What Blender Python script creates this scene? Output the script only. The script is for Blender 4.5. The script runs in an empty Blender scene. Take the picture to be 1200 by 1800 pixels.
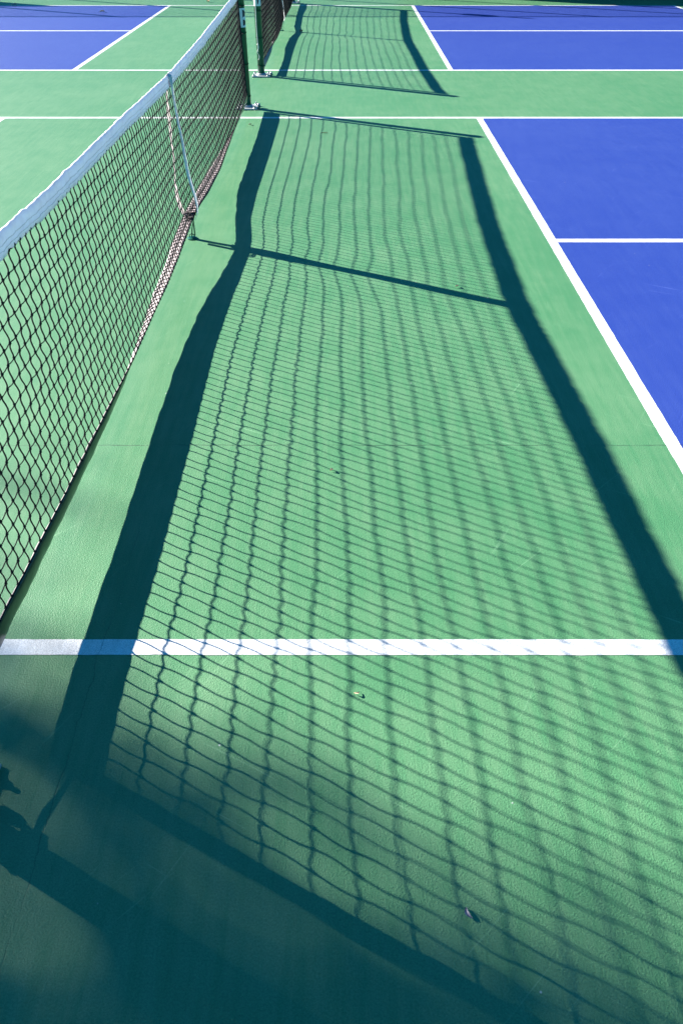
import bpy, bmesh, math, random
from mathutils import Vector, Matrix, noise
random.seed(7)
S = bpy.context.scene
COL = S.collection
PI = math.pi

# ------------------------------------------------------------------ helpers
class MB:
    """collects geometry and links it as one mesh object"""
    def __init__(self): self.v = []; self.f = []; self.mi = []; self.cur = 0
    def face(self, idx): self.f.append(idx); self.mi.append(self.cur)
    def quad(self, a, b, c, d):
        n = len(self.v); self.v += [tuple(a), tuple(b), tuple(c), tuple(d)]; self.face((n, n+1, n+2, n+3))
    def tri(self, a, b, c):
        n = len(self.v); self.v += [tuple(a), tuple(b), tuple(c)]; self.face((n, n+1, n+2))
    def box(self, x0, x1, y0, y1, z0, z1):
        n = len(self.v)
        self.v += [(x, y, z) for z in (z0, z1) for (x, y) in ((x0, y0), (x1, y0), (x1, y1), (x0, y1))]
        for q in ((3,2,1,0), (4,5,6,7), (0,1,5,4), (1,2,6,5), (2,3,7,6), (3,0,4,7)):
            self.face(tuple(n+i for i in q))
    def tube(self, pts, r, k=6, cap=True):
        pts = [Vector(p) for p in pts]; m = len(pts)
        rs = r if isinstance(r, (list, tuple)) else [r]*m
        n0 = len(self.v); ref = None
        for i, p in enumerate(pts):
            d = (pts[min(i+1, m-1)] - pts[max(i-1, 0)])
            if d.length < 1e-9: d = Vector((0, 0, 1))
            d.normalize()
            if ref is None: ref = Vector((1, 0, 0)) if abs(d.x) < .8 else Vector((0, 1, 0))
            a = (ref - d*ref.dot(d)).normalized(); b = d.cross(a); ref = a
            for j in range(k):
                t = 2*PI*j/k
                q = p + a*(rs[i]*math.cos(t)) + b*(rs[i]*math.sin(t)); self.v.append((q.x, q.y, q.z))
        for i in range(m-1):
            for j in range(k):
                j2 = (j+1) % k
                self.face((n0+i*k+j, n0+i*k+j2, n0+(i+1)*k+j2, n0+(i+1)*k+j))
        if cap:
            self.face(tuple(n0+j for j in range(k-1, -1, -1)))
            self.face(tuple(n0+(m-1)*k+j for j in range(k)))
    def lathe(self, prof, cx, cy, k=28):
        n0 = len(self.v); m = len(prof)
        for (r, z) in prof:
            for j in range(k):
                t = 2*PI*j/k; self.v.append((cx+r*math.cos(t), cy+r*math.sin(t), z))
        for i in range(m-1):
            for j in range(k):
                j2 = (j+1) % k
                self.face((n0+i*k+j, n0+i*k+j2, n0+(i+1)*k+j2, n0+(i+1)*k+j))
        self.face(tuple(n0+j for j in range(k-1, -1, -1)))
        self.face(tuple(n0+(m-1)*k+j for j in range(k)))
    def octa(self, c, r):
        c = Vector(c); n = len(self.v)
        for d in ((r,0,0), (-r,0,0), (0,r,0), (0,-r,0), (0,0,r), (0,0,-r)):
            self.v.append(tuple(c + Vector(d)))
        for q in ((0,2,4), (2,1,4), (1,3,4), (3,0,4), (2,0,5), (1,2,5), (3,1,5), (0,3,5)):
            self.face(tuple(n+i for i in q))
    def grid(self, rows, closed=False):
        """rows: list of point rows (all the same length)"""
        n = len(self.v); m = len(rows[0])
        for r in rows: self.v += [tuple(p) for p in r]
        for i in range(len(rows)-1):
            for j in range(m if closed else m-1):
                j2 = (j+1) % m
                self.face((n+i*m+j, n+i*m+j2, n+(i+1)*m+j2, n+(i+1)*m+j))
        if closed:
            self.face(tuple(n+j for j in range(m-1, -1, -1)))
            self.face(tuple(n+(len(rows)-1)*m+j for j in range(m)))
    def build(self, name, mat, parent=None, smooth=False):
        me = bpy.data.meshes.new(name); me.from_pydata(self.v, [], self.f); me.update()
        mats = mat if isinstance(mat, (list, tuple)) else [mat]
        for m_ in mats: me.materials.append(m_)
        if len(mats) > 1: me.polygons.foreach_set('material_index', self.mi)
        if smooth: me.polygons.foreach_set('use_smooth', [True]*len(me.polygons))
        o = bpy.data.objects.new(name, me); COL.objects.link(o)
        if parent:
            o.parent = parent
            # geometry is written in world coordinates: cancel the parents' offset
            off = Vector(); q = parent
            while q: off += q.location; q = q.parent
            o.location = -off
        return o

def tag(o, label=None, cat=None, group=None, kind=None):
    for k, val in (('label', label), ('category', cat), ('group', group), ('kind', kind)):
        if val: o[k] = val
    return o
def empty(name, loc):
    o = bpy.data.objects.new(name, None); o.location = loc; o.empty_display_size = .1
    COL.objects.link(o); return o
def interp(tab, y):
    if y <= tab[0][0]: return tab[0][1:]
    for a, b in zip(tab, tab[1:]):
        if y <= b[0]:
            t = (y-a[0])/(b[0]-a[0]); t = t*t*(3-2*t)*.45 + t*.55
            return tuple(p+(q-p)*t for p, q in zip(a[1:], b[1:]))
    return tab[-1][1:]
def N(x, y=0., z=0.): return noise.noise(Vector((x, y, z)))

# ------------------------------------------------------------------ materials
class NT:
    def __init__(self, name):
        self.m = bpy.data.materials.new(name); self.m.use_nodes = True
        self.t = self.m.node_tree; self.b = self.t.nodes['Principled BSDF']
    def n(self, typ, **kw):
        o = self.t.nodes.new(typ)
        for k, val in kw.items():
            if k == 'op': o.operation = val
            else: setattr(o, k, val)
        return o
    def l(self, a, b): self.t.links.new(a, b)
    def val(self, sock, x):
        if hasattr(x, 'links'): self.l(x, sock)
        else: sock.default_value = x
    def math(self, op, a, b=None, c=None):
        o = self.n('ShaderNodeMath', op=op)
        self.val(o.inputs[0], a)
        if b is not None: self.val(o.inputs[1], b)
        if c is not None: self.val(o.inputs[2], c)
        return o.outputs[0]
    def noise(self, vec, scale, detail=2, rough=.5, stretch=None, rot=0, off=(0, 0, 0)):
        if stretch or rot:
            if rot:
                rt_ = self.n('ShaderNodeMapping'); self.l(vec, rt_.inputs[0])
                rt_.inputs['Rotation'].default_value = (0, 0, rot); vec = rt_.outputs[0]
            mp = self.n('ShaderNodeMapping'); self.l(vec, mp.inputs[0])
            mp.inputs['Scale'].default_value = stretch or (1, 1, 1)
            mp.inputs['Location'].default_value = off
            vec = mp.outputs[0]
        o = self.n('ShaderNodeTexNoise'); self.l(vec, o.inputs['Vector'])
        o.inputs['Scale'].default_value = scale; o.inputs['Detail'].default_value = detail
        o.inputs['Roughness'].default_value = rough
        return o.outputs['Fac']
    def remap(self, x, a, b, c, d, smooth=False):
        o = self.n('ShaderNodeMapRange')
        if smooth: o.interpolation_type = 'SMOOTHSTEP'
        self.l(x, o.inputs[0])
        for i, q in enumerate((a, b, c, d)): o.inputs[i+1].default_value = q
        return o.outputs[0]
    def mix(self, fac, a, b, blend='MIX'):
        o = self.n('ShaderNodeMix', data_type='RGBA', blend_type=blend)
        self.val(o.inputs[0], fac)
        for s, x in ((o.inputs[6], a), (o.inputs[7], b)):
            if hasattr(x, 'links'): self.l(x, s)
            else: s.default_value = (*x, 1) if len(x) == 3 else x
        return o.outputs[2]

def simple(name, col, rough=.6, metal=0., spec=.5, vary=.12, scale=30, bump=0., bscale=200):
    t = NT(name); b = t.b
    tc = t.n('ShaderNodeTexCoord').outputs['Object']
    f = t.noise(tc, scale, 4, .6)
    k0, k1 = 1-vary, 1+vary
    c = t.mix(t.remap(f, .3, .7, 0, 1), [x*k0 for x in col], [min(1, x*k1) for x in col])
    t.l(c, b.inputs['Base Color'])
    b.inputs['Roughness'].default_value = rough; b.inputs['Metallic'].default_value = metal
    b.inputs['Specular IOR Level'].default_value = spec
    if bump:
        bp = t.n('ShaderNodeBump'); bp.inputs['Strength'].default_value = 1; bp.inputs['Distance'].default_value = bump
        t.l(t.noise(tc, bscale, 3, .6), bp.inputs['Height']); t.l(bp.outputs[0], b.inputs['Normal'])
    return t.m

def court_mat(name, col, pale, grit=.0022, rough=.56, spec=.30, scuff=.35, blotch=.5):
    """acrylic sports-court paint with sand in it, worn patches, scuffs and two hairline cracks"""
    t = NT(name); b = t.b
    P = t.n('ShaderNodeNewGeometry').outputs['Position']
    sep = t.n('ShaderNodeSeparateXYZ'); t.l(P, sep.inputs[0]); X, Y = sep.outputs[0], sep.outputs[1]
    big = t.noise(P, .55, 4, .6); mid = t.noise(P, 5, 4, .65); fine = t.noise(P, 230, 2, .7); grain = t.noise(P, 600, 1, .5)
    drag = t.noise(P, 6, 4, .6, (6, .5, 1))                    # squeegee drag along the court
    worn = t.math('ADD', t.math('MULTIPLY', big, .35), t.math('ADD', t.math('MULTIPLY', mid, .30), t.math('MULTIPLY', drag, .35)))
    c = t.mix(t.math('MULTIPLY', t.remap(worn, .38, .64, 0, 1, True), blotch), col, pale)
    # sand grit: small light and dark specks
    g = t.remap(t.math('ADD', t.math('MULTIPLY', fine, .6), t.math('MULTIPLY', grain, .4)), .30, .70, .70, 1.3)
    gm = t.n('ShaderNodeVectorMath', op='SCALE'); t.l(c, gm.inputs[0]); t.l(g, gm.inputs['Scale'])
    c = gm.outputs[0]
    # scuffs and drag marks
    if scuff:
        for (rot, st, off, th) in ((.5, (1.1, 24, 1), (3, 1, 0), .685), (-.75, (.9, 40, 1), (9, 4, 0), .69), (2.1, (1.0, 32, 1), (5, 7, 0), .69)):
            s = t.noise(P, 2.2, 3, .55, st, rot, off)
            c = t.mix(t.math('MULTIPLY', t.remap(s, th, th+.08, 0, 1), scuff), c, [min(1, x*1.7+.06) for x in pale])
        vo = t.n('ShaderNodeTexVoronoi'); t.l(P, vo.inputs['Vector']); vo.inputs['Scale'].default_value = 7
        dot = t.remap(vo.outputs['Distance'], .012, .024, 1, 0)
        c = t.mix(t.math('MULTIPLY', dot, .7), c, (.62, .64, .60))
    # hairline cracks: a cold joint across the court and one running along it
    w1 = t.math('MULTIPLY', t.math('SUBTRACT', t.noise(P, 9, 5, .7), .5), .022)
    d1 = t.math('ABSOLUTE', t.math('ADD', t.math('SUBTRACT', Y, .957), w1))
    k1 = t.math('MULTIPLY', t.remap(d1, .0007, .0019, 1, 0), t.remap(t.noise(P, 3.1, 2), .40, .52, .12, .75))
    w2 = t.math('MULTIPLY', t.math('SUBTRACT', t.noise(P, 6, 5, .7, None, .01), .5), .05)
    d2 = t.math('ABSOLUTE', t.math('ADD', t.math('SUBTRACT', X, .262), w2))
    k2 = t.math('MULTIPLY', t.remap(d2, .0006, .0017, 1, 0), t.math('MULTIPLY', t.remap(Y, .35, .6, .38, 0), t.remap(t.noise(P, 5.3, 2), .36, .56, .25, 1)))
    c = t.mix(t.math('MAXIMUM', k1, k2), c, (.02, .03, .03))
    t.l(c, b.inputs['Base Color'])
    b.inputs['Roughness'].default_value = rough
    b.inputs['Specular IOR Level'].default_value = spec
    bp = t.n('ShaderNodeBump'); bp.inputs['Strength'].default_value = 1; bp.inputs['Distance'].default_value = grit
    h = t.math('ADD', t.math('MULTIPLY', fine, .7), t.math('MULTIPLY', t.noise(P, 170, 2, .5), .18))
    h = t.math('SUBTRACT', h, t.math('MULTIPLY', t.math('MAXIMUM', k1, k2), .8))
    t.l(h, bp.inputs['Height']); t.l(bp.outputs[0], b.inputs['Normal'])
    return t.m

M = {}
M['green'] = court_mat('green_court_paint', (.064, .214, .094), (.132, .274, .138), scuff=.32, blotch=.72)
M['blue'] = court_mat('blue_court_paint', (.020, .047, .275), (.046, .082, .320), scuff=.5, blotch=.38)
M['line'] = court_mat('white_line_paint', (.64, .64, .63), (.82, .82, .82), grit=.0014, rough=.6, scuff=0, blotch=1)
M['grass'] = simple('dry_grass', (.07, .10, .03), .95, vary=.5, scale=3)
def glow_through(mat, col, f):
    nt = mat.node_tree; out = [n for n in nt.nodes if n.type == 'OUTPUT_MATERIAL'][0]; pb = nt.nodes['Principled BSDF']
    tr = nt.nodes.new('ShaderNodeBsdfTranslucent'); tr.inputs[0].default_value = (*col, 1)
    mx = nt.nodes.new('ShaderNodeMixShader'); mx.inputs[0].default_value = f
    nt.links.new(pb.outputs[0], mx.inputs[1]); nt.links.new(tr.outputs[0], mx.inputs[2]); nt.links.new(mx.outputs[0], out.inputs[0])
M['tape'] = simple('white_tape_cloth', (.78, .80, .84), .75, vary=.12, scale=22, bump=.0016, bscale=120)
glow_through(M['tape'], (.74, .78, .88), .26)
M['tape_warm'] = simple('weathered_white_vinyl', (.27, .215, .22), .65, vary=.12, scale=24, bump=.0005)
M['strap_sunlit'] = simple('white_webbing_sunlit_tint', (.72, .68, .68), .75, vary=.12, scale=40)  # same strap's sunward side: warm sunlit look put into the webbing colour
glow_through(M['strap_sunlit'], (.78, .73, .72), .55)
M['strap_pale'] = simple('white_webbing', (.78, .78, .78), .75, vary=.08, scale=40)
glow_through(M['strap_pale'], (.80, .82, .86), .42)
M['black_vinyl'] = simple('black_vinyl', (.012, .018, .016), .28, spec=.5, vary=.3, scale=14)
M['cord'] = simple('black_twine', (.010, .011, .012), .8, spec=.2, vary=.3, scale=150)
M['post'] = simple('dark_green_enamel', (.010, .100, .062), .34, vary=.15, scale=20, bump=.0004, bscale=30)
M['steel'] = simple('galvanised_steel', (.40, .42, .43), .45, metal=.3, vary=.2, scale=90, bump=.0004)
M['bolt'] = simple('bolt_steel', (.40, .41, .42), .38, metal=.7, vary=.25, scale=200)
M['sticker'] = simple('white_sticker', (.78, .78, .78), .35, vary=.04)
M['ink'] = simple('black_ink', (.015, .015, .018), .4)
M['rope'] = simple('pale_rope', (.62, .62, .58), .85, vary=.2, scale=300)
M['fence'] = simple('green_coated_wire', (.02, .05, .035), .45)
M['screen'] = simple('dark_green_windscreen', (.010, .035, .022), .85, vary=.15, scale=8)
M['bark'] = simple('grey_bark', (.11, .085, .06), .95, vary=.4, scale=9, bump=.02, bscale=14)
M['leaf'] = simple('green_leaf', (.055, .10, .03), .6, vary=.35, scale=1.5)
M['dry'] = simple('dry_leaf_brown', (.30, .16, .07), .8, vary=.3, scale=120)
M['drypale'] = simple('dry_leaf_straw', (.62, .50, .32), .8, vary=.25, scale=120)
M['pod'] = simple('grey_seed_pod', (.30, .26, .30), .6, vary=.25, scale=200)

# ------------------------------------------------------------------ sun and sky
SX, SY = 2.17, -1.15                       # shadow displacement on the ground per metre of height
sund = Vector((-SX, -SY, 1)).normalized()  # towards the sun
sl = bpy.data.lights.new('sun', 'SUN'); sl.energy = 5.0; sl.angle = math.radians(.45); sl.color = (1, .96, .88)
so = bpy.data.objects.new('sun', sl); COL.objects.link(so)
so.rotation_euler = (-sund).to_track_quat('-Z', 'Y').to_euler(); so.location = sund*30
W = bpy.data.worlds.new('World'); S.world = W; W.use_nodes = True
wt = W.node_tree; bg = wt.nodes['Background']
sky = wt.nodes.new('ShaderNodeTexSky'); sky.sky_type = 'NISHITA'; sky.sun_disc = False
sky.sun_elevation = math.asin(sund.z); sky.sun_rotation = math.atan2(sund.x, sund.y) % (2*PI)
sky.air_density = 1.0; sky.dust_density = .3; sky.ozone_density = 4.0
deep = wt.nodes.new('ShaderNodeMix'); deep.data_type = 'RGBA'; deep.blend_type = 'MULTIPLY'
deep.inputs[0].default_value = 1; deep.inputs[7].default_value = (.10, .60, .84, 1)     # a deep, clear blue
wt.links.new(sky.outputs[0], deep.inputs[6]); wt.links.new(deep.outputs[2], bg.inputs['Color']); bg.inputs['Strength'].default_value = .05

# ------------------------------------------------------------------ camera
pitch = math.radians(39.75); F = 1317.8
cd = bpy.data.cameras.new('camera'); co = bpy.data.objects.new('camera', cd); COL.objects.link(co)
co.location = (.912, -1.3257, 1.5787); co.rotation_euler = (PI/2-pitch, 0, 0)
cd.sensor_fit = 'VERTICAL'; cd.sensor_height = 36; cd.sensor_width = 24; cd.lens = F/1800*36
cd.shift_x = -3/1800; cd.clip_start = .05; cd.clip_end = 500
S.camera = co

# ------------------------------------------------------------------ the ground and the painted courts
def sheet(name, x0, x1, y0, y1, z, mat, ragged=0.):
    b = MB()
    if not ragged: b.quad((x0, y0, z), (x1, y0, z), (x1, y1, z), (x0, y1, z))
    else:                                   # a taped line: its long edges waver where the paint bled
        along = (x1-x0) > (y1-y0); L = max(x1-x0, y1-y0); n = int(L/.02); rows = []
        sd = x0*3.1+y0*1.7
        for k in range(n+1):
            u = k/n; q = u*L
            e = [ragged*(N(q*9, sd+w*7) + 1.1*N(q*38, sd+w*3) + 2.2*max(0, N(q*14, sd+w*11)-.42)) for w in (1, 2)]
            d = .0012*N(q*.5, sd)
            if along: rows.append([(x0+q, y1+d+e[0], z), (x0+q, y0+d+e[1], z)])
            else: rows.append([(x0+d+e[0], y0+q, z), (x1+d+e[1], y0+q, z)])
        b.grid([r[::-1] for r in rows])
    return tag(b.build(name, mat), kind='structure')
sheet('ground', -150, 150, -150, 150, -.03, M['grass'])
b = MB(); b.box(-10.5, 10.5, -14, 16.62, -.2, 0); tag(b.build('court_surface', M['green']), kind='structure')
LW = .027                                   # half a painted line
KX, BX = 2.128, 6.706                       # kitchen line, baseline
Z1, Z2, Z3 = .0003, .0006, .0009
for (ya, yc, yb) in ((0, 3.048, 6.096), (8.378, 11.43, 14.474)):
    for s in (-1, 1):
        xa, xb = sorted((s*KX, s*BX))
        sheet('service_court', xa, xb, ya, yb, Z1, M['blue'])
        sheet('kitchen_line', s*KX-LW, s*KX+LW, ya+LW, yb-LW, Z2, M['line'], .0013)
        sheet('baseline', s*BX-LW, s*BX+LW, ya+LW, yb-LW, Z2, M['line'], .0013)
        xi, xo = sorted((s*(KX+LW), s*(BX-LW)))
        sheet('centre_line', xi, xo, yc-LW, yc+LW, Z2, M['line'], .0013)
    for y in (ya, yb):
        sheet('sideline', -BX-LW, BX+LW, y-LW, y+LW, Z3, M['line'], .0013)

# ------------------------------------------------------------------ the nets
def make_net(label, y0, y1, top, low, tape_h, dark_face, ncols, strap_y, seed, strap_w, sticker, rope, gap=.075):
    """a net between posts standing at y0 and y1; top: (Y, z) table of its upper edge;
    low: (Y, bx, bz, tx, tz) table of the lower and upper edge of its bottom tape"""
    ym = (y0+y1)/2; PX = .018
    root = tag(empty('court_net', (PX, ym, 0)), label, 'net')
    e0, e1 = y0+gap, y1-.075               # where the net ends, short of the posts
    # --- posts
    for py, inner in ((y0, 1), (y1, -1)):
        ptop = interp(top, py)[0]+.012
        m = MB(); m.lathe([(.0365, .012), (.0365, ptop-.012), (.040, ptop-.011), (.040, ptop-.002), (.034, ptop+.006), (.012, ptop+.010)], PX, py)
        post = m.build('post', M['post'], root, True)
        for p in post.data.polygons:
            if abs(p.normal.z) > .6: p.use_smooth = False
        m = MB(); m.box(PX-.097, PX+.097, py-.10, py+.10, .0, .012)
        pl = m.build('base_plate', M['steel'], post)
        bv = pl.modifiers.new('edge', 'BEVEL'); bv.width = .003; bv.segments = 2
        m = MB(); m.lathe([(.052, .0122), (.052, .020), (.046, .027), (.038, .029)], PX, py); m.build('collar', M['steel'], post, False)
        for sx in (-1, 1):
            for sy in (-1, 1):
                bx, by = PX+sx*.076, py+sy*.075
                m = MB(); m.lathe([(.017, .0122), (.017, .015)], bx, by, 16)
                m.lathe([(.0115, .0152), (.0115, .025)], bx, by, 6); m.lathe([(.006, .0252), (.006, .036), (.004, .038)], bx, by, 10)
                m.build('bolt', M['bolt'], post)
        # anchor block welded to the plate on the sunless side
        m = MB(); m.lathe([(.014, .0122), (.014, .030), (.011, .037), (.005, .040)], PX+.108, py, 18)
        m.build('anchor_boss', M['bolt'], post, True)
        # lacing that ties the net's end sleeve to the post
        for z in ((.10, .80) if abs((e0-y0) if inner == 1 else (y1-e1)) > .1 else (.10, .36, .60, .80)):
            yy = (e0 if inner == 1 else e1)+inner*.004
            pts = [Vector((PX+.0385*math.cos(q*PI/8), py+.0385*math.sin(q*PI/8), z+.004*math.sin(q*.8))) for q in range(17)]
            k0 = Vector((PX+.006, py+inner*.040, z)); k1 = Vector((PX+.008, yy, z-.008 if z > .2 else z+.02))
            m = MB(); m.tube([k0]+pts[::inner]+[k0], .0024, 5)
            m.tube([k0, k0.lerp(k1, .35)+Vector((.004, 0, -.004)), k0.lerp(k1, .7), k1], [.0034, .0055, .003, .003] if z < .2 else .0024, 6)
            if z < .2 and abs(yy-py) > .12:
                for q in range(5):
                    m.tube([k0+Vector((.012*math.cos(q+u*.8), .016*math.sin(q*1.7+u), .012*math.sin(u+q))) for u in range(6)], .0026, 5)
                m.tube([k0, k0+Vector((.02, -inner*.02, -.03)), k0+Vector((.03, -inner*.01, -.07))], .0026, 5)
            m.build('lacing', M['cord'], root)
        zt = interp(top, py)[0]-.016
        m = MB(); m.tube([(PX, py+inner*.02, zt), (PX*.7, (e0 if inner == 1 else e1)+inner*.06, zt-.001)], .0035, 8)
        m.build('cable', M['steel'], root)
        if sticker.get(inner):
            z0, z1, a0, a1, marks = sticker[inner]
            r = .0372
            rows = [[(PX+r*math.cos(a0+(a1-a0)*i/10), py+r*math.sin(a0+(a1-a0)*i/10), z) for i in range(11)] for z in (z0, z1)]
            rin = [[(PX+(x-PX)*.985, py+(y-py)*.985, z) for (x, y, z) in rw] for rw in rows]
            m = MB(); m.grid(rows)
            m.grid([rin[1], rin[0]])
            m.build('sticker', M['sticker'], post)
            m = MB(); r2 = .0376
            for (c0, c1, h0, h1) in marks:
                # a bold rounded letter stroke lying on the label
                rows = []
                for q in range(13):
                    th = PI*q/12; zz = z0+(z1-z0)*(h0+(h1-h0)*q/12)
                    wdt = math.sin(th)**.5
                    aa = a0+(a1-a0)*c0; ab_ = a0+(a1-a0)*(c0+(c1-c0)*wdt)
                    rows.append([(PX+r2*math.cos(aa+(ab_-aa)*i/4), py+r2*math.sin(aa+(ab_-aa)*i/4), zz) for i in range(5)])
                m.grid(rows)
            m.build('lettering', M['ink'], post)
        if rope and inner == 1:
            m = MB(); a = -1.95
            cx_, cy_ = PX+.041*math.cos(a), py+.041*math.sin(a)
            pts = [(cx_+.004*N(z*6, seed), cy_-.002*abs(N(z*9, 3)), z) for z in [ptop-.03-i*(ptop-.26)/16 for i in range(17)]]
            m.tube(pts, .0042, 7)
            m.tube([(cx_+.010*math.sin(q*.9), cy_-.004-.004*math.cos(q*1.3), .30-.013*q) for q in range(12)], .0036, 6)
            m.octa((cx_, cy_-.004, .30), .011)
            m.build('rope', M['rope'], post, True)
    # --- knotted mesh of square cells
    n_h = 15
    def top_z(y): return interp(top, y)[0] - tape_h + .003
    def node(i, j):
        """crossing of vertical cord j with horizontal cord i (0 = bottom)"""
        y = e0 + .03 + (e1-e0-.06)*j/ncols
        bx, bz, tx, tz = interp(low, y)
        t = i/n_h
        zt = top_z(y)
        # slack: the rows wander a little, more in the lower half
        w = .006*N(y*1.7, i*.8, seed) + .0035*N(y*7, i*3.1, seed+5)
        gather = .020*math.exp(-((y-strap_y)/.22)**2)*math.sin(PI*t)*(1 if i < 9 else .4)
        z = tz-.002 + (zt-tz+.002)*t + (w-gather)*min(1, 3*t)*min(1, 6*(1-t)+.15)
        x = tx + (PX*.5+.004-tx)*t**.8 + .007*N(y*1.3, i*.5, seed+9)*math.sin(PI*t)
        yy = y + .003*N(y*11, i*2.3, seed+2) + .010*N(y*1.1, i*.45, seed+3)*math.sin(PI*t)
        return Vector((x, yy, z))
    G = [[node(i, j) for j in range(ncols+1)] for i in range(n_h+1)]
    m = MB(); R = .00200
    for j in range(ncols+1):                # vertical cords, bowed alternately between knots
        pts = []
        for i in range(n_h):
            a, c = G[i][j], G[i+1][j]
            s = .0048*(1 if (i+j) % 2 else -1)*(.75+.5*abs(N(j*.7, i*.9, seed)))
            for q in range(4):
                u = q/4
                p = a.lerp(c, u); p.y += s*math.sin(PI*u); p.x += .0015*math.sin(2*PI*u)
                pts.append(p)
        pts.append(G[n_h][j]+Vector((0, 0, .006)))
        m.tube(pts, R*1.25, 4, False)
    for i in range(n_h+1):                  # horizontal cords
        pts = []
        for j in range(ncols):
            a, c = G[i][j], G[i][j+1]
            s = (.0022 if i < 5 else .0014)*(1 if (i+j) % 2 else -1)*(.5+1.1*abs(N(j*1.3, i*1.7, seed+6)))
            for q in range(4):
                u = q/4
                p = a.lerp(c, u); p.z += s*math.sin(2*PI*u) - .0022*math.sin(PI*u)
                pts.append(p)
        pts.append(G[i][ncols])
        m.tube(pts, R*.95, 4, False)
    for i in range(n_h+1):                  # knots
        for j in range(ncols+1):
            g = G[i][j]; d = .0022*(1 if (i+j) % 2 else -1)
            m.tube([g+Vector((0, -d, -.0052)), g+Vector((.0005, 0, 0)), g+Vector((0, d, .0052))], [.0018, .0047, .0018], 6)
    m.build('net_mesh', M['cord'], root)
    # --- top tape: cloth folded over the cable, crinkled
    rows = []; ny = int((e1-e0)/.0085)
    for k in range(ny+1):
        y = e0 - .012 + (e1-e0+.024)*k/ny
        zt = interp(top, y)[0]; row = []
        pk = .0026*N(y*18, 1, seed) + .0030*N(y*42, 2, seed)          # puckers
        h = tape_h + .0015*N(y*9, 4, seed)
        sec = [(.0075, -h), (.0085, -h*.72), (.0078, -h*.48), (.0090, -h*.27), (.0088, -.009), (.0064, -.003), (.0022, 0),
               (-.0022, 0), (-.0064, -.003), (-.0088, -.009), (-.0090, -h*.27), (-.0078, -h*.48), (-.0085, -h*.72), (-.0075, -h)]
        for q, (sx, sz) in enumerate(sec):
            side = 1 if sx > 0 else -1
            cr = .0042*N(y*30+sz*25*side, sz*40, seed+side*3) + .0026*N(y*80, sz*60, seed+side)
            cr *= .35+.65*min(1, -sz/.012)
            row.append((PX*.5+sx+cr*side + .002*N(y*3, 0, seed), y, zt+sz+pk*(1 if sz > -.02 else .45)))
        rows.append(row)
    m = MB(); m.grid(rows, True)
    tt = m.build('top_tape', M['tape'], root, True)
    m = MB()
    for q, off in ((2, .0006), (1, .0006), (11, -.0006), (12, -.0006)):   # rows of stitching
        m.tube([(r[q][0]+off, r[q][1], r[q][2]+.0008*(1 if i % 2 else -1)) for i, r in enumerate(rows)], .0007, 3, False)
    m.build('stitching', M['rope'], tt)
    # --- bottom tape, rolling over towards the middle
    rows = []; ny = int((e1-e0)/.02)
    m = MB()
    th = .0016
    for k in range(ny+1):
        y = e0 + (e1-e0)*k/ny
        bx, bz, tx, tz = interp(low, y)
        d = Vector((tx-bx, 0, tz-bz)); L = d.length; d.normalize(); nrm = Vector((d.z, 0, -d.x))   # towards +X / down
        row = []
        for side in (1, -1):
            for q in range(6):
                u = q/5 if side == 1 else 1-q/5
                p = Vector((bx, y, bz)) + d*(L*u) + nrm*(th*side + .003*N(y*7, u*2, seed) + .0016*N(y*26, u*3, seed+1)) + nrm*(.006*math.sin(PI*u))
                p.z += .0015*N(y*14, 3, seed)
                row.append(p)
        rows.append(row)
    n = len(m.v); mm = 12
    for r in rows: m.v += [tuple(p) for p in r]
    for i in range(len(rows)-1):
        for j in range(mm):
            j2 = (j+1) % mm
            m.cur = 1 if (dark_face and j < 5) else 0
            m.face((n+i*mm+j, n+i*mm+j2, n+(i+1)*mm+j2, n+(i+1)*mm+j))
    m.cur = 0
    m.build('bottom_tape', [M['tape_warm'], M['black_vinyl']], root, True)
    # netting cord hemmed to the tape's edge: knots along it, and a second row of cords over its sunny face
    m = MB()
    hem = []
    for j in range(ncols+1):
        g = G[0][j]; y = g.y
        bx, bz, tx, tz = interp(low, y)
        hem.append((tx+.002, y, tz-.001+.0008*(1 if j % 2 else -1)))
        m.octa((tx+.003, y, tz-.0005), .0048)
        flat = min(1, max(0, (abs(tx-bx)-.035)/.02))
        if flat > .05:
            m.tube([(tx+.002, y, tz+.004), ((tx+bx)/2, y+.010, (tz+bz)/2+.009), (bx+(tx-bx)*.12, y+.004, bz+(tz-bz)*.12+.007)], R*1.15, 4, False)
    m.tube(hem, R*1.3, 4, False)
    m.build('hem_cord', M['cord'], root)
    # --- black sleeves at both ends
    for ye, s in ((e0, 1), (e1, -1)):
        rows = []
        for k in range(41):
            t = k/40; y = ye
            bx, bz, tx, tz = interp(low, ye)
            zt = interp(top, ye)[0]-.004
            z = bz+.01+(zt-bz-.01)*t; x = tx*(1-t)+PX*.5*t + .003*N(z*9, ye, seed)
            w = .021+.0025*N(z*12, ye, 2); yc = ye+s*.012+.004*N(z*5, ye, 8)
            rows.append([(x+.004, yc-w, z), (x+.006, yc, z), (x+.004, yc+w, z), (x-.004, yc+w, z), (x-.006, yc, z), (x-.004, yc-w, z)])
        m = MB(); m.grid(rows, True); m.build('end_sleeve', M['cord'], root)
    # --- centre strap: over the tape, down both sides, gathered under the bottom tape to a ground anchor
    bx, bz, tx, tz = interp(low, strap_y)
    zt = interp(top, strap_y)[0]
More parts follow.
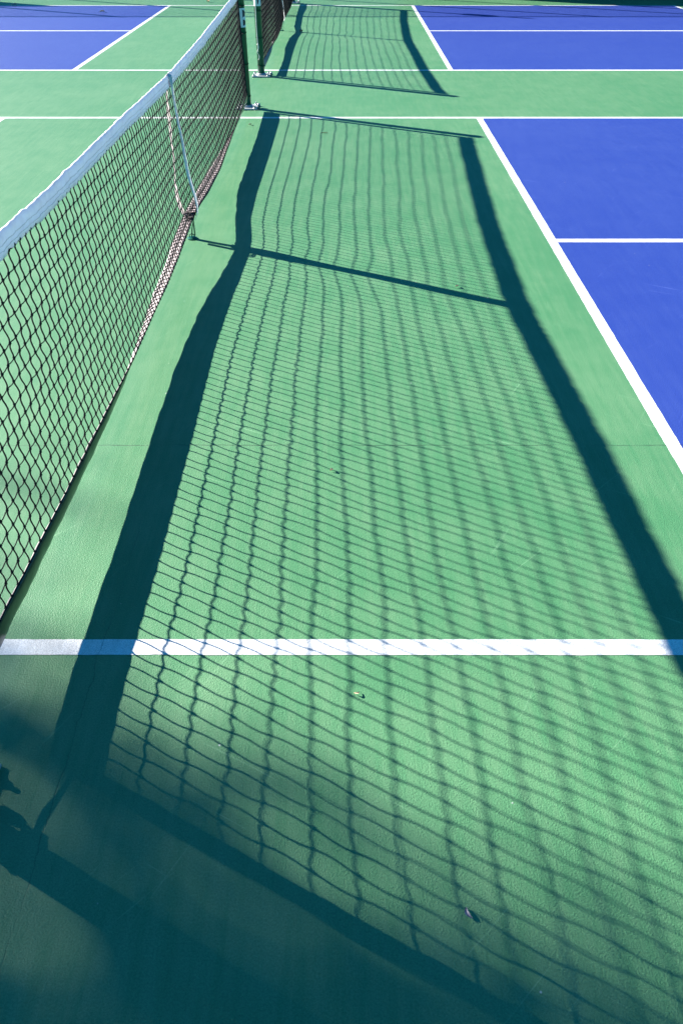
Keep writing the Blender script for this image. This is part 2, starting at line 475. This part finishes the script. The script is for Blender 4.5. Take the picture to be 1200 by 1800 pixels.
    for side, mat in ((1, 'strap_pale'), (-1, 'strap_sunlit')):
        path = [(PX*.5, zt+.004), (PX*.5+side*.013, zt-.006), (PX*.5+side*.015, zt-tape_h)]
        if side == 1: path += [(.030, .62), (.052, .38), (.078, tz+.035), (tx+.014, tz-.004), (tx+.002, bz-.020)]
        else: path += [(-.016, .62), (-.026, .38), (-.030, .22), (bx-.012, bz+.012), (bx+.010, bz-.016)]
        cps = []
        for (a, c) in zip(path, path[1:]):
            for q in range(6): u = q/6; cps.append((a[0]+(c[0]-a[0])*u, a[1]+(c[1]-a[1])*u))
        cps.append(path[-1]); rows = []
        for k, (x, z) in enumerate(cps):
            w = strap_w/2*(1 if z > .2 else max(.55, .55+.45*z/.2))
            yc = strap_y + (.006*N(z*6, side, seed)) + (.02 if side == -1 and z < zt-.1 else 0)*min(1, (zt-.1-z)*6)
            tw = .007*N(z*5, side*2, seed)
            x += .007*N(z*7, side*4, seed)*min(1, 5*max(0, zt-tape_h-z))
            rows.append([(x+side*.0012+tw, yc-w, z), (x+side*.0012-tw, yc+w, z), (x-side*.0012-tw, yc+w, z), (x-side*.0012+tw, yc-w, z)])
        m = MB(); m.grid(rows, True); m.build('centre_strap', M[mat], root)
    m = MB(); w = strap_w*.26
    m.grid([[(tx-.006, strap_y-w, bz-.012), (tx-.006, strap_y+w, bz-.012), (tx-.009, strap_y+w, bz-.012), (tx-.009, strap_y-w, bz-.012)],
            [(.036, strap_y-w, .06), (.036, strap_y+w, .06), (.033, strap_y+w, .06), (.033, strap_y-w, .06)],
            [(.030, strap_y-w, .012), (.030, strap_y+w, .012), (.027, strap_y+w, .012), (.027, strap_y-w, .012)]], True)
    m.build('anchor_tie', M['fence'], root)
    # buckle tongue hanging loose and the bunched cord round the strap's foot
    m = MB(); m.box(.055, .058, strap_y-.062, strap_y-.034, .035, .135)
    m.build('strap_tail', M['fence'], root)
    m = MB(); rr = random.Random(seed*3+1)
    for q in range(9):
        c = Vector(((tx+bx)/2+.018, strap_y-.05, (tz+bz)/2+.012)); pts = []
        ph, r_, sp = rr.uniform(0, 6.28), rr.uniform(.010, .028), rr.uniform(-.05, .05)
        for k in range(9):
            a = ph+k*.55
            pts.append(c+Vector((r_*math.cos(a)*.9, sp+r_*math.sin(a*1.3)*.9, r_*.55*math.sin(a))))
        m.tube(pts, R*1.1, 4, False)
    m.build('bunched_cord', M['cord'], root)
    m = MB(); m.lathe([(.030, .0), (.030, .005), (.022, .009), (.010, .010)], .028, strap_y, 20)
    m.tube([(.014, strap_y, .008), (.014, strap_y, .022), (.028, strap_y, .030), (.042, strap_y, .022), (.042, strap_y, .008)], .003, 7)
    m.build('ground_anchor', M['post'], root)
    return root

top1 = [(-.455, .907), (.2, .894), (.69, .884), (1.05, .875), (1.96, .865), (2.5, .855), (3.08, .842), (3.6, .847), (4.24, .854), (4.8, .868), (5.8, .893), (6.49, .912)]
low1 = [(-.40, .028, .100, .030, .160), (-.15, .030, .083, .034, .146), (0, .030, .080, .036, .143), (.25, .038, .077, .042, .139), (.5, .042, .075, .050, .137), (.95, .046, .070, .059, .132),
        (1.2, .042, .070, .065, .129), (1.4, .036, .073, .068, .126), (1.6, .026, .078, .068, .125), (1.84, .020, .084, .067, .124),
        (2.1, .009, .093, .071, .125), (2.4, .008, .104, .070, .130), (2.7, .002, .123, .067, .139), (3.0, .000, .137, .062, .147),
        (3.2, .000, .134, .063, .144), (3.6, -.006, .113, .070, .121), (4.1, -.006, .095, .076, .116), (4.6, .008, .088, .068, .123),
        (5.0, .022, .081, .062, .128), (5.4, .032, .077, .054, .133), (6.1, .034, .073, .042, .140), (6.49, .024, .074, .030, .138)]
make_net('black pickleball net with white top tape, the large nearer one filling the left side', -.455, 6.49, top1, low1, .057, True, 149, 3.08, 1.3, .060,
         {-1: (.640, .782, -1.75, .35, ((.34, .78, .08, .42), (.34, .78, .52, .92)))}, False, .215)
top2 = [(8.05, .905), (8.37, .884), (9.42, .864), (10.44, .857), (11.43, .846), (11.9, .852), (13.27, .873), (14.83, .914)]
low2 = [(8.05, .046, .062, .026, .120), (8.6, .052, .066, .030, .118), (9.1, .050, .068, .036, .114), (9.6, .026, .073, .050, .106), (10.0, .002, .076, .060, .102),
        (10.8, -.008, .086, .060, .106), (11.43, -.008, .112, .050, .126), (12.0, -.008, .090, .050, .106), (13.3, .004, .072, .055, .094),
        (14.2, .020, .060, .048, .108), (14.83, .030, .056, .034, .106)]
make_net('second pickleball net beyond the first, cut off by the top edge', 8.05, 14.83, top2, low2, .055, False, 146, 11.43, 4.7, .032,
         {1: (.640, .80, -2.7, .2, ((.42, .62, .06, .94),))}, True)

# ------------------------------------------------------------------ the fence past the far court
YF = 16.45; HF = 3.05
fr = tag(empty('chain_link_fence', (0, YF, 0)), 'tall green chain link fence with dark windscreen panels along the far side', 'fence')
posts = [(-12.3, HF), (-9.25, HF), (-6.2, HF), (-3.1, 3.2), (-1.5, HF), (.57, HF), (2.06, HF), (5.1, HF), (8.15, HF), (11.2, HF)]
for x, h in posts:
    m = MB(); m.lathe([(.036, 0), (.036, h-.02), (.042, h-.018), (.036, h+.015), (.01, h+.03)], x, YF, 16)
    p = m.build('post', M['fence'], fr, True)
    if h > 3.1:
        m = MB(); m.box(x-.085, x+.085, YF-.075, YF+.075, 2.76, 2.96); bx_ = m.build('latch_box', M['fence'], p)
        bv = bx_.modifiers.new('edge', 'BEVEL'); bv.width = .02; bv.segments = 2
for z in (HF-.02, .08):
    m = MB(); m.tube([(-12.3, YF, z), (11.2, YF, z)], .024, 10); m.build('rail', M['fence'], fr, True)
m = MB(); pit = .075; zlo, zhi = .09, HF-.03; hh = zhi-zlo
x = -12.3-hh
while x < 11.2:                              # two sets of slanted wires
    for sgn in (1, -1):
        a0, z0, a1, z1 = x, zlo, x+hh, zhi
        if a0 < -12.3: z0 += (-12.3-a0); a0 = -12.3
        if a1 > 11.2: z1 -= (a1-11.2); a1 = 11.2
        if a1-a0 > .02:
            if sgn == 1: m.tube([(a0, YF-.030, z0), (a1, YF-.030, z1)], .0022, 3, False)
            else: m.tube([(a0, YF-.0345, zlo+zhi-z0), (a1, YF-.0345, zlo+zhi-z1)], .0022, 3, False)
    x += pit
m.build('chain_mesh', M['fence'], fr)
for xa, xb in ((-12.28, -7.9), (2.06, 11.18)):
    rows = [[(xa+(xb-xa)*i/60, YF-.05-.004*s+.006*N(i*.5, z), .05+1.76*z/8+.012*N(i*.21, z*.2, 4)) for i in range(61)] for s in (0,) for z in range(9)]
    m = MB(); m.grid(rows); o = m.build('windscreen', M['screen'], fr, True)
    sd = o.modifiers.new('cloth', 'SOLIDIFY'); sd.thickness = .003

# ------------------------------------------------------------------ the tree whose crown shades the near corner
sh = Vector((-SX, -SY, 0)).normalized()      # horizontal direction to the sun
nn = Vector((sh.y, -sh.x, 0))                # across it
if nn.y < 0: nn = -nn
slope = 1/math.hypot(SX, SY)
P0 = Vector((.60, -.50, 0)); DT = 20.0
tc = P0 + sh*DT + nn*(-2.15)
CZ = DT*slope
rt = tag(empty('shade_tree', (tc.x, tc.y, -.03)), 'tall leafy tree outside the court whose crown shades the near left corner', 'tree')
m = MB()
m.tube([(tc.x+.15*math.sin(z*.7), tc.y+.1*math.sin(z*.9), z) for z in [-.1, .2, .8, 1.8, 3, 4.5, 6, 8, 10, 11.5]], [.34, .27, .23, .21, .19, .16, .13, .09, .05, .02], 12)
rr = random.Random(11)
for q in range(26):
    z = rr.uniform(3.6, 10.5); a = rr.uniform(0, 2*PI); L = rr.uniform(1.0, 2.0)*(1-abs(z-CZ)/7)
    pts = [(tc.x+L*u*math.cos(a+.3*u), tc.y+L*u*math.sin(a+.3*u), z+.9*u*L*.5) for u in (0, .3, .6, 1)]
    m.tube(pts, [.07, .05, .03, .012], 6)
m.build('trunk', M['bark'], rt, True)
m = MB()
def leaf(c, s):
    d = Vector((rr.gauss(0, 1), rr.gauss(0, 1), rr.gauss(0, 1))).normalized()
    e = d.orthogonal().normalized(); e.rotate(Matrix.Rotation(rr.uniform(0, 6.28), 3, d)); g = d.cross(e)
    n = len(m.v)
    for p in (c-e*s, c+g*s*.42+d*s*.08, c+e*s, c-g*s*.42+d*s*.08): m.v.append(tuple(p))
    m.face((n, n+1, n+2, n+3))
RL, RV = 2.35, 4.2
nl = 0
while nl < 52000:
    p = Vector((rr.uniform(-1, 1), rr.uniform(-1, 1), rr.uniform(-1, 1)))
    if p.length > 1: continue
    # boughs: a little thinner between them
    if N(p.x*3.2, p.y*3.2, p.z*4.5) < -.22 and rr.random() < .3: continue
    nl += 1
    leaf(Vector((tc.x+p.x*RL+rr.gauss(0, .10), tc.y+p.y*RL+rr.gauss(0, .10), CZ+p.z*RV+rr.gauss(0, .1))), rr.uniform(.06, .092))
# a bough reaching further out on the court side
c0 = tc + nn*(2.15+.62) + Vector((0, 0, CZ-.57))
for q in range(34):
    leaf(c0+Vector((rr.gauss(0, .16), rr.gauss(0, .16), rr.gauss(0, .10))), rr.uniform(.05, .08))
m.build('crown', M['leaf'], rt)

# ------------------------------------------------------------------ bits of leaf and twig on the court
def curl(name, label, cat, x, y, L, wd, ang, mat, lift=.004, bend=.35, group=None):
    """a small curled dry leaf or pod: a thin cupped blade"""
    m = MB(); ca, sa = math.cos(ang), math.sin(ang); top_, bot = [], []
    for k in range(9):
        u = k/8; w = wd*math.sin(PI*min(.96, max(.04, u)))**.8
        px = (u-.5)*L; py = bend*L*((u-.5)**2*2-.25); pz = lift*(1-(2*u-1)**2)+.0030
        row = []
        for s in (-1, -.5, 0, .5, 1):
            qx, qy, qz = px, py+s*w, pz+abs(s)**2*wd*.7
            row.append((x+qx*ca-qy*sa, y+qx*sa+qy*ca, qz))
        top_.append(row); bot.append([(a, b_, c-.0008) for a, b_, c in row])
    m.grid(top_); m.grid([r[::-1] for r in bot])
    for k in range(8):
        for e in (0, 4): m.quad(top_[k][e], top_[k+1][e], bot[k+1][e], bot[k][e])
    o = m.build(name, mat, None, True)
    return tag(o, label, cat, group)
curl('seed_pod', 'dark curled seed pod on the shaded green court near the bottom right', 'seed pod', 1.161, -.687, .024, .0042, -1.15, M['pod'], .004, .5)
curl('dry_leaf', 'thin pale leaf sliver just below the thick near sideline', 'leaf', .947, -.153, .016, .0028, .2, M['drypale'], .003, .6)
curl('dry_leaf', 'tiny straw coloured leaf crumb inside the mesh shadow at mid court', 'leaf', .872, .798, .014, .0055, .7, M['drypale'])
curl('dry_leaf', 'brown leaf at the foot of the second net shadow strap', 'leaf', .315, 11.28, .07, .024, 1.1, M['dry'], .015, .2)
curl('dry_leaf', 'brown leaf on the far left blue court by the thin rail shadow', 'leaf', -3.07, 13.51, .08, .026, .3, M['drypale'], .012, .3)
curl('dry_leaf', 'brown leaf in the far left corner close to the top edge', 'leaf', -4.83, 14.44, .085, .03, .9, M['drypale'], .015, .3)
curl('dry_leaf', 'orange brown leaf on the green strip beyond the far sideline', 'leaf', -1.52, 14.95, .09, .026, 2.0, M['dry'], .02, .3)
curl('dry_leaf', 'small pale leaf beside the foot of the near net close to its far post', 'leaf', .107, 5.822, .026, .010, .4, M['drypale'], .002, .3)
curl('twig', 'short brown twig among the mesh shadow near the far sideline', 'twig', .754, 5.546, .060, .004, .35, M['dry'], .002, .2)
curl('dry_leaf', 'small crumbled leaf above the centre strap shadow at the right', 'leaf', 1.498, 2.382, .020, .007, .5, M['drypale'], .004, .3)

# ------------------------------------------------------------------ picture
vs = S.view_settings; vs.view_transform = 'Standard'; vs.look = 'None'; vs.exposure = 2.0; vs.gamma = 1; vs.use_curve_mapping = False
S.render.engine = 'CYCLES'
S.cycles.max_bounces = 6
